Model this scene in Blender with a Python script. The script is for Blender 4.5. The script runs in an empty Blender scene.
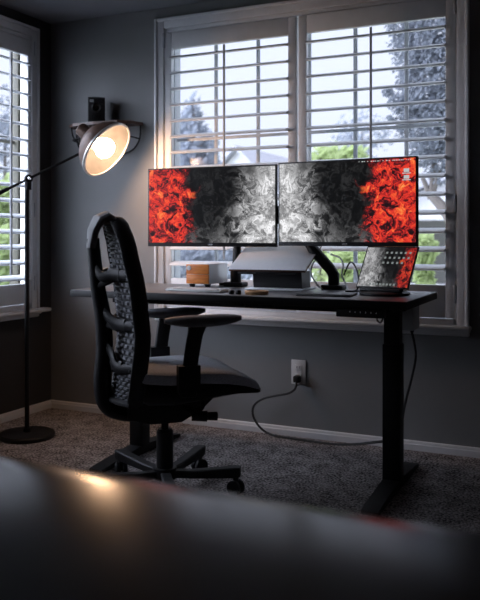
import bpy, bmesh, math, random
from mathutils import Vector, Matrix, noise
C = bpy.context.scene.collection
SC = bpy.context.scene
R = math.radians
PI = math.pi
random.seed(7)

# ------------------------------------------------------------------ materials
def lin(r, g=None, b=None):
    if g is None: g = b = r
    f = lambda v: (v/255/12.92) if v/255 <= .04045 else ((v/255+.055)/1.055)**2.4
    return (f(r), f(g), f(b), 1)

def new_mat(name):
    m = bpy.data.materials.new(name); m.use_nodes = True
    nt = m.node_tree
    return m, nt, nt.nodes['Principled BSDF']

def mat(name, col, rough=.5, metal=0.0, noise_amt=0.0, noise_scale=40, bump=0.0, bump_scale=200, spec=.5, sheen=0.0):
    """principled surface with procedural colour variation and bump"""
    m, nt, p = new_mat(name)
    p.inputs['Base Color'].default_value = col
    p.inputs['Roughness'].default_value = rough
    p.inputs['Metallic'].default_value = metal
    p.inputs['Specular IOR Level'].default_value = spec
    if sheen: p.inputs['Sheen Weight'].default_value = sheen
    tc = nt.nodes.new('ShaderNodeTexCoord')
    if noise_amt:
        n = nt.nodes.new('ShaderNodeTexNoise'); n.inputs['Scale'].default_value = noise_scale
        n.inputs['Detail'].default_value = 4
        nt.links.new(tc.outputs['Object'], n.inputs['Vector'])
        mr = nt.nodes.new('ShaderNodeMapRange')
        mr.inputs['From Min'].default_value = .3; mr.inputs['From Max'].default_value = .7
        mr.inputs['To Min'].default_value = 1-noise_amt; mr.inputs['To Max'].default_value = 1+noise_amt
        nt.links.new(n.outputs['Fac'], mr.inputs['Value'])
        mx = nt.nodes.new('ShaderNodeVectorMath'); mx.operation = 'SCALE'
        mx.inputs[0].default_value = col[:3]
        nt.links.new(mr.outputs['Result'], mx.inputs['Scale'])
        nt.links.new(mx.outputs[0], p.inputs['Base Color'])
    if bump:
        n = nt.nodes.new('ShaderNodeTexNoise'); n.inputs['Scale'].default_value = bump_scale
        n.inputs['Detail'].default_value = 2
        nt.links.new(tc.outputs['Object'], n.inputs['Vector'])
        b = nt.nodes.new('ShaderNodeBump'); b.inputs['Strength'].default_value = bump
        b.inputs['Distance'].default_value = .004
        nt.links.new(n.outputs['Fac'], b.inputs['Height'])
        nt.links.new(b.outputs['Normal'], p.inputs['Normal'])
    return m

def mat_emit(name, col, strength):
    m = bpy.data.materials.new(name); m.use_nodes = True
    nt = m.node_tree; nt.nodes.clear()
    o = nt.nodes.new('ShaderNodeOutputMaterial'); e = nt.nodes.new('ShaderNodeEmission')
    e.inputs['Color'].default_value = col; e.inputs['Strength'].default_value = strength
    nt.links.new(e.outputs[0], o.inputs[0])
    return m

def mat_wood(name, c1, c2, scale=18, rough=.45, stretch=(1, 8, 8)):
    m, nt, p = new_mat(name)
    tc = nt.nodes.new('ShaderNodeTexCoord'); mp = nt.nodes.new('ShaderNodeMapping')
    mp.inputs['Scale'].default_value = stretch
    n = nt.nodes.new('ShaderNodeTexNoise'); n.inputs['Scale'].default_value = scale
    n.inputs['Detail'].default_value = 6; n.inputs['Distortion'].default_value = .6
    cr = nt.nodes.new('ShaderNodeValToRGB')
    cr.color_ramp.elements[0].position = .35; cr.color_ramp.elements[0].color = c1
    cr.color_ramp.elements[1].position = .65; cr.color_ramp.elements[1].color = c2
    nt.links.new(tc.outputs['Object'], mp.inputs['Vector']); nt.links.new(mp.outputs[0], n.inputs['Vector'])
    nt.links.new(n.outputs['Fac'], cr.inputs[0]); nt.links.new(cr.outputs[0], p.inputs['Base Color'])
    p.inputs['Roughness'].default_value = rough
    return m

def mat_glass(name):
    m = bpy.data.materials.new(name); m.use_nodes = True
    nt = m.node_tree; nt.nodes.clear()
    o = nt.nodes.new('ShaderNodeOutputMaterial'); t = nt.nodes.new('ShaderNodeBsdfTransparent')
    g = nt.nodes.new('ShaderNodeBsdfGlossy'); g.inputs['Roughness'].default_value = .15
    mx = nt.nodes.new('ShaderNodeMixShader'); mx.inputs[0].default_value = .006
    t.inputs['Color'].default_value = (.96, .97, .98, 1)
    nt.links.new(t.outputs[0], mx.inputs[1]); nt.links.new(g.outputs[0], mx.inputs[2])
    nt.links.new(mx.outputs[0], o.inputs[0])
    return m

def mat_leaf(name, col):
    m = bpy.data.materials.new(name); m.use_nodes = True
    nt = m.node_tree; nt.nodes.clear()
    o = nt.nodes.new('ShaderNodeOutputMaterial'); d = nt.nodes.new('ShaderNodeBsdfDiffuse'); t = nt.nodes.new('ShaderNodeBsdfTranslucent')
    mx = nt.nodes.new('ShaderNodeMixShader'); mx.inputs[0].default_value = .5
    d.inputs['Color'].default_value = col; t.inputs['Color'].default_value = col
    nt.links.new(d.outputs[0], mx.inputs[1]); nt.links.new(t.outputs[0], mx.inputs[2]); nt.links.new(mx.outputs[0], o.inputs[0])
    return m

def mat_carpet():
    m, nt, p = new_mat('carpet')
    tc = nt.nodes.new('ShaderNodeTexCoord')
    def nz(scale, det=3):
        n = nt.nodes.new('ShaderNodeTexNoise'); n.inputs['Scale'].default_value = scale
        n.inputs['Detail'].default_value = det
        nt.links.new(tc.outputs['Object'], n.inputs['Vector']); return n
    a, b = nz(95, 4), nz(12, 4)
    mul = nt.nodes.new('ShaderNodeMath'); mul.operation = 'MULTIPLY_ADD'
    mul.inputs[1].default_value = .75; nt.links.new(a.outputs['Fac'], mul.inputs[0])
    m2 = nt.nodes.new('ShaderNodeMath'); m2.operation = 'MULTIPLY'; m2.inputs[1].default_value = .25
    nt.links.new(b.outputs['Fac'], m2.inputs[0]); nt.links.new(m2.outputs[0], mul.inputs[2])
    cr = nt.nodes.new('ShaderNodeValToRGB')
    e = cr.color_ramp.elements
    e[0].position = .40; e[0].color = (.035, .032, .032, 1)
    e[1].position = .62; e[1].color = (.55, .50, .49, 1)
    nt.links.new(mul.outputs[0], cr.inputs[0]); nt.links.new(cr.outputs[0], p.inputs['Base Color'])
    bp = nt.nodes.new('ShaderNodeBump'); bp.inputs['Strength'].default_value = 1; bp.inputs['Distance'].default_value = .014
    nt.links.new(a.outputs['Fac'], bp.inputs['Height']); nt.links.new(bp.outputs[0], p.inputs['Normal'])
    p.inputs['Roughness'].default_value = 1; p.inputs['Specular IOR Level'].default_value = .1
    return m

def mat_wallpaper_screen(name, mirror, strength=1.0, du=0.0):
    """screen picture: fire at the outer edge, black with pale smoke wisps, dense pale smoke towards the seam"""
    m = bpy.data.materials.new(name); m.use_nodes = True
    nt = m.node_tree; nt.nodes.clear(); N = nt.nodes.new; L = nt.links.new
    out = N('ShaderNodeOutputMaterial')
    uv = N('ShaderNodeUVMap')
    sep = N('ShaderNodeSeparateXYZ'); L(uv.outputs[0], sep.inputs[0])
    def math(op, a, b=None, clamp=False):
        n = N('ShaderNodeMath'); n.operation = op; n.use_clamp = clamp
        for i, v in enumerate((a, b)):
            if v is None: continue
            if isinstance(v, (int, float)): n.inputs[i].default_value = v
            else: L(v, n.inputs[i])
        return n.outputs[0]
    def rng(v, a, b, c=0, d=1, smooth=True):
        n = N('ShaderNodeMapRange'); n.interpolation_type = 'SMOOTHSTEP' if smooth else 'LINEAR'
        for i, x in enumerate((a, b, c, d)): n.inputs[i+1].default_value = x
        L(v, n.inputs[0]); return n.outputs[0]
    u = sep.outputs['X']; v = sep.outputs['Y']
    if mirror: u = math('SUBTRACT', 1.0, u)
    if du: u = math('ADD', u, du)
    comb = N('ShaderNodeCombineXYZ'); L(math('MULTIPLY', u, 1.74), comb.inputs[0]); L(v, comb.inputs[1])
    base = comb.outputs[0]
    def nz(vec, scale, det=6, dist=0.0, rough=.55, lac=2.0):
        n = N('ShaderNodeTexNoise'); n.inputs['Scale'].default_value = scale; n.inputs['Detail'].default_value = det
        n.inputs['Distortion'].default_value = dist; n.inputs['Roughness'].default_value = rough
        L(vec, n.inputs['Vector']); return n
    def warp(vec, scale, amt, det=3):
        n = nz(vec, scale, det)
        s = N('ShaderNodeVectorMath'); s.operation = 'SUBTRACT'; L(n.outputs['Color'], s.inputs[0]); s.inputs[1].default_value = (.5, .5, .5)
        k = N('ShaderNodeVectorMath'); k.operation = 'SCALE'; L(s.outputs[0], k.inputs[0]); k.inputs['Scale'].default_value = amt
        a = N('ShaderNodeVectorMath'); a.operation = 'ADD'; L(vec, a.inputs[0]); L(k.outputs[0], a.inputs[1])
        return a.outputs[0]
    w1 = warp(base, 3.0, .42); w2 = warp(w1, 7.0, .26); w3 = warp(w2, 16, .11)
    # smoke
    fine = nz(w3, 6.0, 8, .9, .6).outputs['Fac']
    ridge = math('SUBTRACT', 1.0, math('MULTIPLY', math('ABSOLUTE', math('SUBTRACT', nz(w3, 4.2, 4, .9, .5).outputs['Fac'], .5)), 11.0), True)
    ridge = math('POWER', ridge, 2.4)
    low = nz(base, 2.6, 2).outputs['Fac']
    dens = rng(math('ADD', u, math('MULTIPLY', math('SUBTRACT', low, .5), .6)), .52, 1.0)
    # the upper middle stays black, smoke gathers low down
    dens2 = rng(math('SUBTRACT', math('ADD', math('MULTIPLY', dens, 1.0), .26), math('MULTIPLY', v, .5)), .04, .95)
    body = math('MULTIPLY', rng(fine, .42, .68), math('MULTIPLY', dens2, .6))
    wisps = math('MULTIPLY', ridge, math('ADD', math('MULTIPLY', dens2, .5), .03))
    haze = math('MULTIPLY', rng(u, .70, 1.0), .24)
    smoke = math('ADD', math('ADD', body, wisps), math('ADD', haze, .003), True)
    scol = N('ShaderNodeCombineXYZ')
    L(smoke, scol.inputs[0]); L(smoke, scol.inputs[1]); L(math('MULTIPLY', smoke, 1.02), scol.inputs[2])
    # fire
    f = nz(w2, 8.0, 9, .3, .70).outputs['Fac']
    f = math('ADD', math('ADD', math('MULTIPLY', math('SUBTRACT', f, .5), 1.9), .5), math('MULTIPLY', math('SUBTRACT', .2, u), .34))
    ramp = N('ShaderNodeValToRGB'); L(f, ramp.inputs[0])
    el = ramp.color_ramp.elements
    el[0].position = .36; el[0].color = (.012, .006, .008, 1)
    el[1].position = .9; el[1].color = (1, .55, .16, 1)
    for pos, c in ((.45, (.16, .012, .016, 1)), (.53, (.72, .03, .024, 1)), (.62, (.88, .055, .028, 1)), (.74, (1, .20, .045, 1))):
        e = el.new(pos); e.color = c
    edge = math('ADD', u, math('MULTIPLY', math('SUBTRACT', nz(w2, 3.2, 5).outputs['Fac'], .5), .42))
    mask = rng(edge, .38, .30)
    mix = N('ShaderNodeMix'); mix.data_type = 'RGBA'
    L(mask, mix.inputs[0]); L(scol.outputs[0], mix.inputs[6]); L(ramp.outputs[0], mix.inputs[7])
    em = N('ShaderNodeEmission'); em.inputs['Strength'].default_value = strength
    L(mix.outputs[2], em.inputs['Color'])
    gl = N('ShaderNodeBsdfPrincipled'); gl.inputs['Base Color'].default_value = (.01, .01, .01, 1); gl.inputs['Roughness'].default_value = .28
    add = N('ShaderNodeAddShader'); L(em.outputs[0], add.inputs[0]); L(gl.outputs[0], add.inputs[1])
    L(add.outputs[0], out.inputs[0])
    return m

M = dict(
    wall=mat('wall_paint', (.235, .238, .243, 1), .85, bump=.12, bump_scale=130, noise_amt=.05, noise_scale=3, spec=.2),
    wall_darkened=mat('shade_darkened_paint', (.05, .05, .052, 1), .85, bump=.12, bump_scale=130, noise_amt=.05, noise_scale=3, spec=.2),  # wall grey darkened, the side wall's shade is put into the colour
    ceiling=mat('ceiling_paint', (.24, .25, .27, 1), .9, bump=.25, bump_scale=90, noise_amt=.04, noise_scale=8, spec=.2),
    white=mat('white_trim_paint', (.70, .71, .73, 1), .42, noise_amt=.03, noise_scale=20),
    louver=mat('louver_paint', (.66, .68, .72, 1), .4, noise_amt=.03, noise_scale=20),
    vinyl=mat('window_vinyl', (.42, .44, .48, 1), .5, noise_amt=.03),
    beige_vinyl=mat('beige_vinyl', (.085, .080, .058, 1), .6, noise_amt=.08),
    black=mat('black_plastic', (.008, .008, .009, 1), .5, spec=.3, noise_amt=.1, bump=.05, bump_scale=400),
    soft=mat('black_rubbery_plastic', (.013, .0135, .015, 1), .55, spec=.35, noise_amt=.1, bump=.06, bump_scale=400),
    steel=mat('black_powder_coat', (.008, .008, .009, 1), .55, spec=.3, noise_amt=.1, bump=.05, bump_scale=600),
    bezel=mat('monitor_bezel', (.02, .02, .022, 1), .4, noise_amt=.05),
    desk=mat('desk_sheen_grey', (.11, .11, .118, 1), .33, noise_amt=.2, noise_scale=30, bump=.03, bump_scale=300),  # black desk top, window sheen put into a lighter grey base
    table=None,
    pad_top=mat('armrest_pad', (.13, .134, .148, 1), .55, noise_amt=.1, bump=.06, bump_scale=300),
    hood=mat('hood_plastic', (.055, .057, .062, 1), .5, noise_amt=.08, bump=.05, bump_scale=300),
    fabric=mat('seat_fabric', (.48, .50, .56, 1), .95, noise_amt=.18, noise_scale=160, bump=.3, bump_scale=500, sheen=.2),
    pads=mat('back_weave', (.13, .136, .15, 1), .75, noise_amt=.2, noise_scale=90, bump=.2, bump_scale=400),
    alu=mat('silver_aluminium', (.84, .85, .88, 1), .45, metal=.2, noise_amt=.02),
    grey=mat('grey_plastic', (.50, .53, .53, 1), .5, noise_amt=.04),
    white_plastic=mat('white_plastic', (.62, .62, .62, 1), .4, noise_amt=.02),
    key=mat('pale_keys', (.60, .61, .63, 1), .45, noise_amt=.03),
    copper=mat('aged_copper', (.085, .043, .028, 1), .45, metal=.35, noise_amt=.3, noise_scale=25),
    rim=mat('brushed_rim', (.55, .53, .51, 1), .35, metal=.7, noise_amt=.05),
    dish=mat('lamp_dish', (.022, .0225, .023, 1), .6, noise_amt=.25, noise_scale=30),
    chrome=mat('chrome', (.7, .7, .72, 1), .2, metal=1, noise_amt=.02),
    cable=mat('black_cable', (.012, .012, .012, 1), .5, noise_amt=.1),
    cable_w=mat('pale_cable', (.45, .46, .48, 1), .5, noise_amt=.05),
    leather=mat('camera_leatherette', (.03, .03, .032, 1), .6, noise_amt=.25, noise_scale=120, bump=.4, bump_scale=250),
    lens=mat('dark_lens', (.004, .004, .005, 1), .12, noise_amt=.1),
    viewfinder=mat('viewfinder_glass', (.5, .52, .54, 1), .2, noise_amt=.1),
    shelf=mat_wood('shelf_wood', lin(58, 38, 30), lin(92, 62, 48), 10),
    orange=mat_wood('orange_wood', lin(214, 116, 44), lin(240, 150, 66), 14),
    tan=mat_wood('tan_wood', lin(196, 150, 104), lin(226, 184, 138), 14),
    icon_dim=mat_emit('app_marks', (.5, .56, .55, 1), .38),
    icon=mat_emit('screen_marks', (.62, .66, .66, 1), .8),
    mark=mat('pale_marking', (.55, .55, .57, 1), .5, noise_amt=.02),
    dot=mat('white_dial', (.8, .8, .8, 1), .4, noise_amt=.02),
    glass=mat_glass('window_glass'),
    carpet=mat_carpet(),
    bulb=mat_emit('bulb_glow', (1, .60, .35, 1), 120),
    # outdoors
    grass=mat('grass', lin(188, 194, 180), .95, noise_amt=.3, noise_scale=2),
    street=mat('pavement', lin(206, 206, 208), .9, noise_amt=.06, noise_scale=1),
    leaf_dark=mat_leaf('leaf_hazed', lin(128, 133, 142)),  # outdoor haze put into the leaf colour as a greyed green
    leaf_con=mat_leaf('needles_hazed', lin(146, 152, 162)),  # needle colour paled to blue-grey to paint in the haze
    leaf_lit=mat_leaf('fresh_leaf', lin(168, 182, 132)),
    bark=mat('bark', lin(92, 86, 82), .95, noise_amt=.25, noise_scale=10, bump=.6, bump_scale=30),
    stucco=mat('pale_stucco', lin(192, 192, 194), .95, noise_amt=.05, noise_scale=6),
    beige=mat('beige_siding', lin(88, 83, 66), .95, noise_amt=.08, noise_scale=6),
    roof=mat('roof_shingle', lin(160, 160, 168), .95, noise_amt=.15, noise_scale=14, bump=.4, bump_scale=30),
    hwin=mat('house_window', lin(58, 58, 54), .3, noise_amt=.1),
)
M['table'] = mat('black_table_lacquer', (.003, .003, .0038, 1), .20, noise_amt=.15, noise_scale=8)
M['table'].node_tree.nodes['Principled BSDF'].inputs['IOR'].default_value = 1.4
M['screenL'] = mat_wallpaper_screen('screen_picture', False, .95)
M['screenR'] = mat_wallpaper_screen('screen_picture_mirrored', True, .95)
M['screenT'] = mat_wallpaper_screen('tablet_picture', True, .6, .10)

# ------------------------------------------------------------------ mesh helpers
class MB:
    def __init__(s): s.bm = bmesh.new(); s.uv = None
    def box(s, a, b, bevel=0.0, seg=2, rot=None, mtx=None):
        """box between corners a and b; rot = (axis vector, angle) about its centre"""
        t = bmesh.new()
        bmesh.ops.create_cube(t, size=1)
        c = [(a[i]+b[i])/2 for i in range(3)]; d = [abs(b[i]-a[i]) for i in range(3)]
        bmesh.ops.scale(t, vec=d, verts=t.verts)
        if bevel: bmesh.ops.bevel(t, geom=t.edges[:], offset=min(bevel, min(d)*.49), segments=seg, profile=.5, affect='EDGES')
        if rot: bmesh.ops.rotate(t, cent=(0, 0, 0), matrix=Matrix.Rotation(rot[1], 3, rot[0]), verts=t.verts)
        bmesh.ops.translate(t, vec=c, verts=t.verts)
        if mtx is not None: bmesh.ops.transform(t, matrix=mtx, verts=t.verts)
        s.join(t); return s
    def join(s, t):
        me = bpy.data.meshes.new('tmp'); t.to_mesh(me); t.free(); s.bm.from_mesh(me); bpy.data.meshes.remove(me)
    def tube(s, pts, r, n=10, up=(0, 0, 1), cap=True, smooth=True):
        """sweep an ellipse along pts; r is a number, (a, b) or a list of those per point"""
        pts = [Vector(p) for p in pts]
        if smooth and len(pts) > 2:
            rr = r if isinstance(r, list) else None
            P, Q = [], []
            for i in range(len(pts)-1):
                p0, p1, p2, p3 = pts[max(i-1, 0)], pts[i], pts[i+1], pts[min(i+2, len(pts)-1)]
                for k in range(5):
                    t = k/5
                    P.append(.5*((2*p1)+(p2-p0)*t+(2*p0-5*p1+4*p2-p3)*t*t+(3*p1-p0-3*p2+p3)*t**3))
                    if rr:
                        A, B = rr[i], rr[i+1]
                        A = A if isinstance(A, tuple) else (A, A); B = B if isinstance(B, tuple) else (B, B)
                        Q.append((A[0]+(B[0]-A[0])*t, A[1]+(B[1]-A[1])*t))
            P.append(pts[-1])
            if rr: Q.append(rr[-1]); r = Q
            pts = P
        rings = []; u = Vector(up)
        for i, p in enumerate(pts):
            d = (pts[min(i+1, len(pts)-1)]-pts[max(i-1, 0)]).normalized()
            x = d.cross(u)
            if x.length < 1e-4: x = d.cross(Vector((1, 0, .01)))
            x.normalize(); y = x.cross(d).normalized()
            q = r[i] if isinstance(r, list) else r
            a, b = q if isinstance(q, tuple) else (q, q)
            rings.append([s.bm.verts.new(p+x*a*math.cos(2*PI*k/n)+y*b*math.sin(2*PI*k/n)) for k in range(n)])
        for i in range(len(rings)-1):
            for k in range(n):
                s.bm.faces.new((rings[i][k], rings[i][(k+1) % n], rings[i+1][(k+1) % n], rings[i+1][k]))
        if cap: s.bm.faces.new(rings[0][::-1]); s.bm.faces.new(rings[-1])
        return s
    def lathe(s, prof, o=(0, 0, 0), axis=(0, 0, 1), n=32, closed=False):
        """revolve (radius, height) pairs about axis through o"""
        z = Vector(axis).normalized(); x = z.orthogonal().normalized(); y = z.cross(x); o = Vector(o)
        rings = []
        for r, h in prof:
            if r < 1e-6: rings.append([s.bm.verts.new(o+z*h)])
            else: rings.append([s.bm.verts.new(o+z*h+(x*math.cos(2*PI*k/n)+y*math.sin(2*PI*k/n))*r) for k in range(n)])
        for A, B in zip(rings, rings[1:]):
            for k in range(n):
                k2 = (k+1) % n
                if len(A) == 1 and len(B) == 1: continue
                if len(A) == 1: s.bm.faces.new((A[0], B[k], B[k2]))
                elif len(B) == 1: s.bm.faces.new((A[k], A[k2], B[0]))
                else: s.bm.faces.new((A[k], A[k2], B[k2], B[k]))
        return s
    def loft(s, sections, closed=True, cap=True):
        rings = [[s.bm.verts.new(Vector(p)) for p in sec] for sec in sections]
        n = len(rings[0])
        for A, B in zip(rings, rings[1:]):
            for k in range(n if closed else n-1):
                s.bm.faces.new((A[k], A[(k+1) % n], B[(k+1) % n], B[k]))
        if cap and closed: s.bm.faces.new(rings[0][::-1]); s.bm.faces.new(rings[-1])
        return s
    def quad(s, a, b, c, d, uv=False):
        f = s.bm.faces.new([s.bm.verts.new(Vector(p)) for p in (a, b, c, d)])
        if uv:
            l = s.bm.loops.layers.uv.verify()
            for lp, q in zip(f.loops, ((0, 0), (1, 0), (1, 1), (0, 1))): lp[l].uv = q
        return s
    def build(s, name, m, parent=None, smooth=True, xf=None, sharp=35, normals=True):
        if normals: bmesh.ops.recalc_face_normals(s.bm, faces=s.bm.faces[:])
        if xf is not None: bmesh.ops.transform(s.bm, matrix=xf, verts=s.bm.verts)
        me = bpy.data.meshes.new(name)
        if smooth:
            for f in s.bm.faces: f.smooth = True
            for e in s.bm.edges:
                if len(e.link_faces) == 2 and e.calc_face_angle(0) > R(sharp): e.smooth = False
        s.bm.to_mesh(me); s.bm.free()
        me.materials.append(m)
        o = bpy.data.objects.new(name, me); C.objects.link(o)
        if parent: o.parent = parent
        return o

def tag(o, label=None, cat=None, group=None, kind=None):
    if label: o['label'] = label
    if cat: o['category'] = cat
    if group: o['group'] = group
    if kind: o['kind'] = kind
    return o
def thing(name, label, cat, loc=(0, 0, 0), rz=0, group=None, kind=None):
    o = bpy.data.objects.new(name, None); C.objects.link(o)
    o.location = loc; o.rotation_euler = (0, 0, rz); o.empty_display_size = .1
    return tag(o, label, cat, group, kind)
def struct(o, label=None):
    o['kind'] = 'structure'
    if label: o['label'] = label
    return o

# ------------------------------------------------------------------ room shell
WY, LX, H = 3.95, -3.19, 2.44        # inner faces: wall with the desk, side wall with the other window, ceiling
RX, FY = 1.7, -1.7
T = .16
def holed_wall(name, along, fixed, lo, hi, a0, a1, z0, z1, outward, m='wall'):
    b = MB()
    def bx(p, q, zz0, zz1):
        if along == 'x': b.box((p, fixed, zz0), (q, fixed+outward*T, zz1))
        else: b.box((fixed, p, zz0), (fixed+outward*T, q, zz1))
    bx(lo, a0, 0, H); bx(a1, hi, 0, H); bx(a0, a1, 0, z0); bx(a0, a1, z1, H)
    return struct(b.build(name, M[m], smooth=False))
bw = (-2.35, -.655, .655, 2.325)      # opening in the desk wall: x0 x1 z0 z1
lw = (1.75, 3.752, .655, 2.325)       # opening in the side wall: y0 y1 z0 z1
holed_wall('wall_back', 'x', WY, LX-T, RX+T, *bw, 1)
holed_wall('wall_left', 'y', LX, FY-T, WY, *lw, -1, 'wall_darkened')
struct(MB().box((RX, FY-T, 0), (RX+T, WY, H)).build('wall_right', M['wall_darkened'], smooth=False))  # this and the front wall are unseen, darkened to cut bounced light
struct(MB().box((LX, FY-T, 0), (RX, FY, H)).build('wall_front', M['wall_darkened'], smooth=False))
struct(MB().box((LX-T, FY-T, H), (RX+T, WY+T, H+.12)).build('ceiling', M['ceiling'], smooth=False))
struct(MB().box((LX-T, FY-T, -.1), (RX+T, WY+T, 0)).build('floor', M['carpet'], smooth=False))

def baseboard(name, p, q, inward):
    """moulded board from p to q (xy), inward = unit normal into the room"""
    prof = [(0, 0), (.016, 0), (.016, .030), (.012, .034), (.012, .040), (.009, .046), (0, .048)]
    p, q, n = Vector(p), Vector(q), Vector(inward)
    S = [[(*(e+n*a), z*1.0) for a, z in prof] for e in (p, q)]
    return struct(MB().loft(S).build(name, M['white'], smooth=False))
baseboard('baseboard_back', (LX, WY), (RX, WY), (0, -1))
baseboard('baseboard_left', (LX, FY), (LX, WY-.016), (1, 0))

# ------------------------------------------------------------------ windows with plantation shutters
def window(name, label, mtx, W, panels, rod_side, z_rail, muntins, rail_z, sash_mat, horn):
    """built in a local frame: x along the wall 0..W (outer casing edges), y out of the room, z up"""
    root = thing(name, label, None, kind='structure')
    z0, z1 = .645, 2.37
    def bl(mb, nm, m, parent=root, **k): return mb.build(nm, m, parent, xf=mtx, **k)
    c = MB()                                                # casing: flat board plus a raised outer bead
    cw = .06
    for a, b in (((0, -.025, z0), (cw, .0, z1)), ((W-cw, -.025, z0), (W, .0, z1)), ((cw, -.025, z1-cw), (W-cw, 0, z1))):
        c.box(a, b, .004)
    for a, b in (((0, -.036, z0), (.018, -.02, z1)), ((W-.018, -.036, z0), (W, -.02, z1)), ((.0181, -.036, z1-.018), (W-.0181, -.02, z1))):
        c.box(a, b, .005)
    bl(c, 'casing', M['white'])
    s = MB().box((-horn, -.075, z0-.022), (W+horn, .0, z0), .008).box((0, -.03, z0-.052), (W, 0, z0-.022), .006)
    s.box((-.004, -.045, z0-.034), (W+.004, 0, z0-.022), .005)
    bl(s, 'sill', M['white'])
    f = MB()                                                # inner shutter frame
    for a, b in (((cw, -.012, z0), (cw+.022, .05, z1-cw)), ((W-cw-.022, -.012, z0), (W-cw, .05, z1-cw)),
                 ((cw, -.012, z1-cw-.022), (W-cw, .05, z1-cw)), ((cw, -.012, z0), (W-cw, .05, z0+.03))):
        f.box(a, b, .003)
    bl(f, 'shutter_frame', M['white'])
    v = MB()                                                # vinyl sash and grid bars outside the shutters
    ya, yb = .085, .115
    for a, b in (((.055, ya-.02, z0), (.085, yb+.02, z1-cw)), ((W-.085, ya-.02, z0), (W-.055, yb+.02, z1-cw)),
                 ((.055, ya-.02, z0), (W-.055, yb+.02, z0+.06)), ((.055, ya-.02, z1-cw-.05), (W-.055, yb+.02, z1-cw))):
        v.box(a, b, .004)
    for x, w in muntins: v.box((x-w/2, ya+.01, z0), (x+w/2, yb-.01, z1-cw), .002)
    for z in rail_z: v.box((.06, ya+.008, z-.009), (W-.06, yb-.008, z+.009), .002)
    bl(v, 'sash', M[sash_mat])
    jl = MB()
    for x_ in (.0555, W-.0555): jl.box((x_-.0012, .052, z0), (x_+.0012, ya-.021, z1-cw))
    bl(jl, 'jamb_liner', M[sash_mat], smooth=False)
    bl(MB().box((.06, ya+.018, z0+.02), (W-.06, ya+.022, z1-cw-.01)), 'glass_pane', M['glass'], smooth=False)
    for x0, x1 in panels:                                   # opening of each panel between its stiles
        st, y0, y1 = .048, -.016, .016
        p = MB()
        p.box((x0-st, y0, z0+.034), (x0, y1, z1-cw-.026), .003).box((x1, y0, z0+.034), (x1+st, y1, z1-cw-.026), .003)
        p.box((x0, y0, 2.188), (x1, y1, z1-cw-.026), .003).box((x0, y0, z0+.034), (x1, y1, z_rail), .003)
        sh = bl(p, 'shutter', M['white'])
        L = MB()
        z = 2.14
        while z > z_rail+.03:
            prof = []                                       # elliptical blade, outer edge tipped up
            for k in range(14):
                a = 2*PI*k/14; yy, zz = .046*math.cos(a), .0085*math.sin(a)
                t = R(15); prof.append((yy*math.cos(t)-zz*math.sin(t), yy*math.sin(t)+zz*math.cos(t)))
            L.loft([[(x0+.002, q[0], z+q[1]) for q in prof], [(x1-.002, q[0], z+q[1]) for q in prof]])
            z -= .093
        bl(L, 'louvers', M['louver'], sh)
        xr = (x0+x1)/2
        bl(MB().box((xr-.006, -.066, z+.12), (xr+.006, -.054, 2.165), .003), 'tilt_rod', M['vinyl'], sh)
        hx = x0-st if rod_side(x0) else x1+st
        hg = MB()
        for hz in (2.24, 1.25, .80): hg.box((hx-.007, -.026, hz-.045), (hx+.007, -.012, hz+.045), .004)
        bl(hg, 'hinge', M['vinyl'], sh)
    return root

mb = Matrix.Translation((-2.404, WY, 0))
window('window_1', 'wide white shuttered window behind the desk', mb, 1.803,
       [(-2.297+2.404, -1.562+2.404), (-1.455+2.404, -.718+2.404)], lambda x: x < .9, .844,
       [(.344, .022), (.614, .022), (1.188, .022), (1.465, .022), (.9, .07)], [1.664], 'vinyl', .010)
# side wall window: local x runs from the far end (y = 3.803) towards the camera
ml = Matrix(((0, -1, 0, LX), (-1, 0, 0, 3.803), (0, 0, 1, 0), (0, 0, 0, 1)))
pan = [(.088+.504*i, .483+.504*i) for i in range(4)]
window('window_2', 'white shuttered window in the side wall beside the floor lamp', ml, 2.10,
       pan, lambda x: x < .3 or 1.0 < x < 1.3, .80, [(.36, .022), (.70, .022), (1.04, .07), (1.38, .022), (1.72, .022)], [1.664], 'beige_vinyl', .065)

# ------------------------------------------------------------------ desk
DZ = .83
desk = thing('desk', 'black standing desk on two column legs under the window', 'desk')
dx0, dx1, dy0, dy1 = -2.345, -.705, 3.045, 3.66
MB().box((dx0, dy0, DZ-.034), (dx1, dy1, DZ-.0021), .003).build('desk_slab', M['steel'], desk)
MB().box((dx0+.002, dy0+.002, DZ-.003), (dx1-.002, dy1-.002, DZ), .001).build('desktop', M['desk'], desk)  # thin top sheet carries the painted sheen, slab edges stay black
fr = MB()
fr.box((-2.15, 3.27, DZ-.075), (-.80, 3.31, DZ-.034), .003).box((-2.15, 3.42, DZ-.075), (-.80, 3.46, DZ-.034), .003)
fr.box((-2.15, 3.12, DZ-.06), (-2.08, 3.60, DZ-.034), .003).box((-.86, 3.12, DZ-.06), (-.79, 3.60, DZ-.034), .003)
fr.build('under_frame', M['steel'], desk)
for cx in (-2.115, -.826):
    MB().box((cx-.039, 3.275, .04), (cx+.039, 3.345, .625), .004).build('leg_column', M['steel'], desk)
    MB().box((cx-.034, 3.28, .60), (cx+.034, 3.34, DZ-.06), .004).build('inner_column', M['steel'], desk)
    yc = 3.30
    S = []
    for y, h in ((2.935, .018), (3.0, .026), (3.25, .045), (3.36, .045), (3.6, .026), (3.66, .018)):
        S.append([(cx-.035, y, .004), (cx+.035, y, .004), (cx+.035, y, h), (cx-.035, y, h)])
    ft = MB().loft(S).build('foot', M['steel'], desk, smooth=False)
    for y in (2.97, 3.62): MB().lathe([(0, 0), (.018, 0), (.018, .006), (0, .006)], (cx, y, 0), n=16).build('glide', M['black'], ft)
ctl = MB().box((-1.0, 3.052, DZ-.072), (-.80, 3.095, DZ-.0335), .004).build('control_panel', M['black'], desk)
mk = MB()
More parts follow.
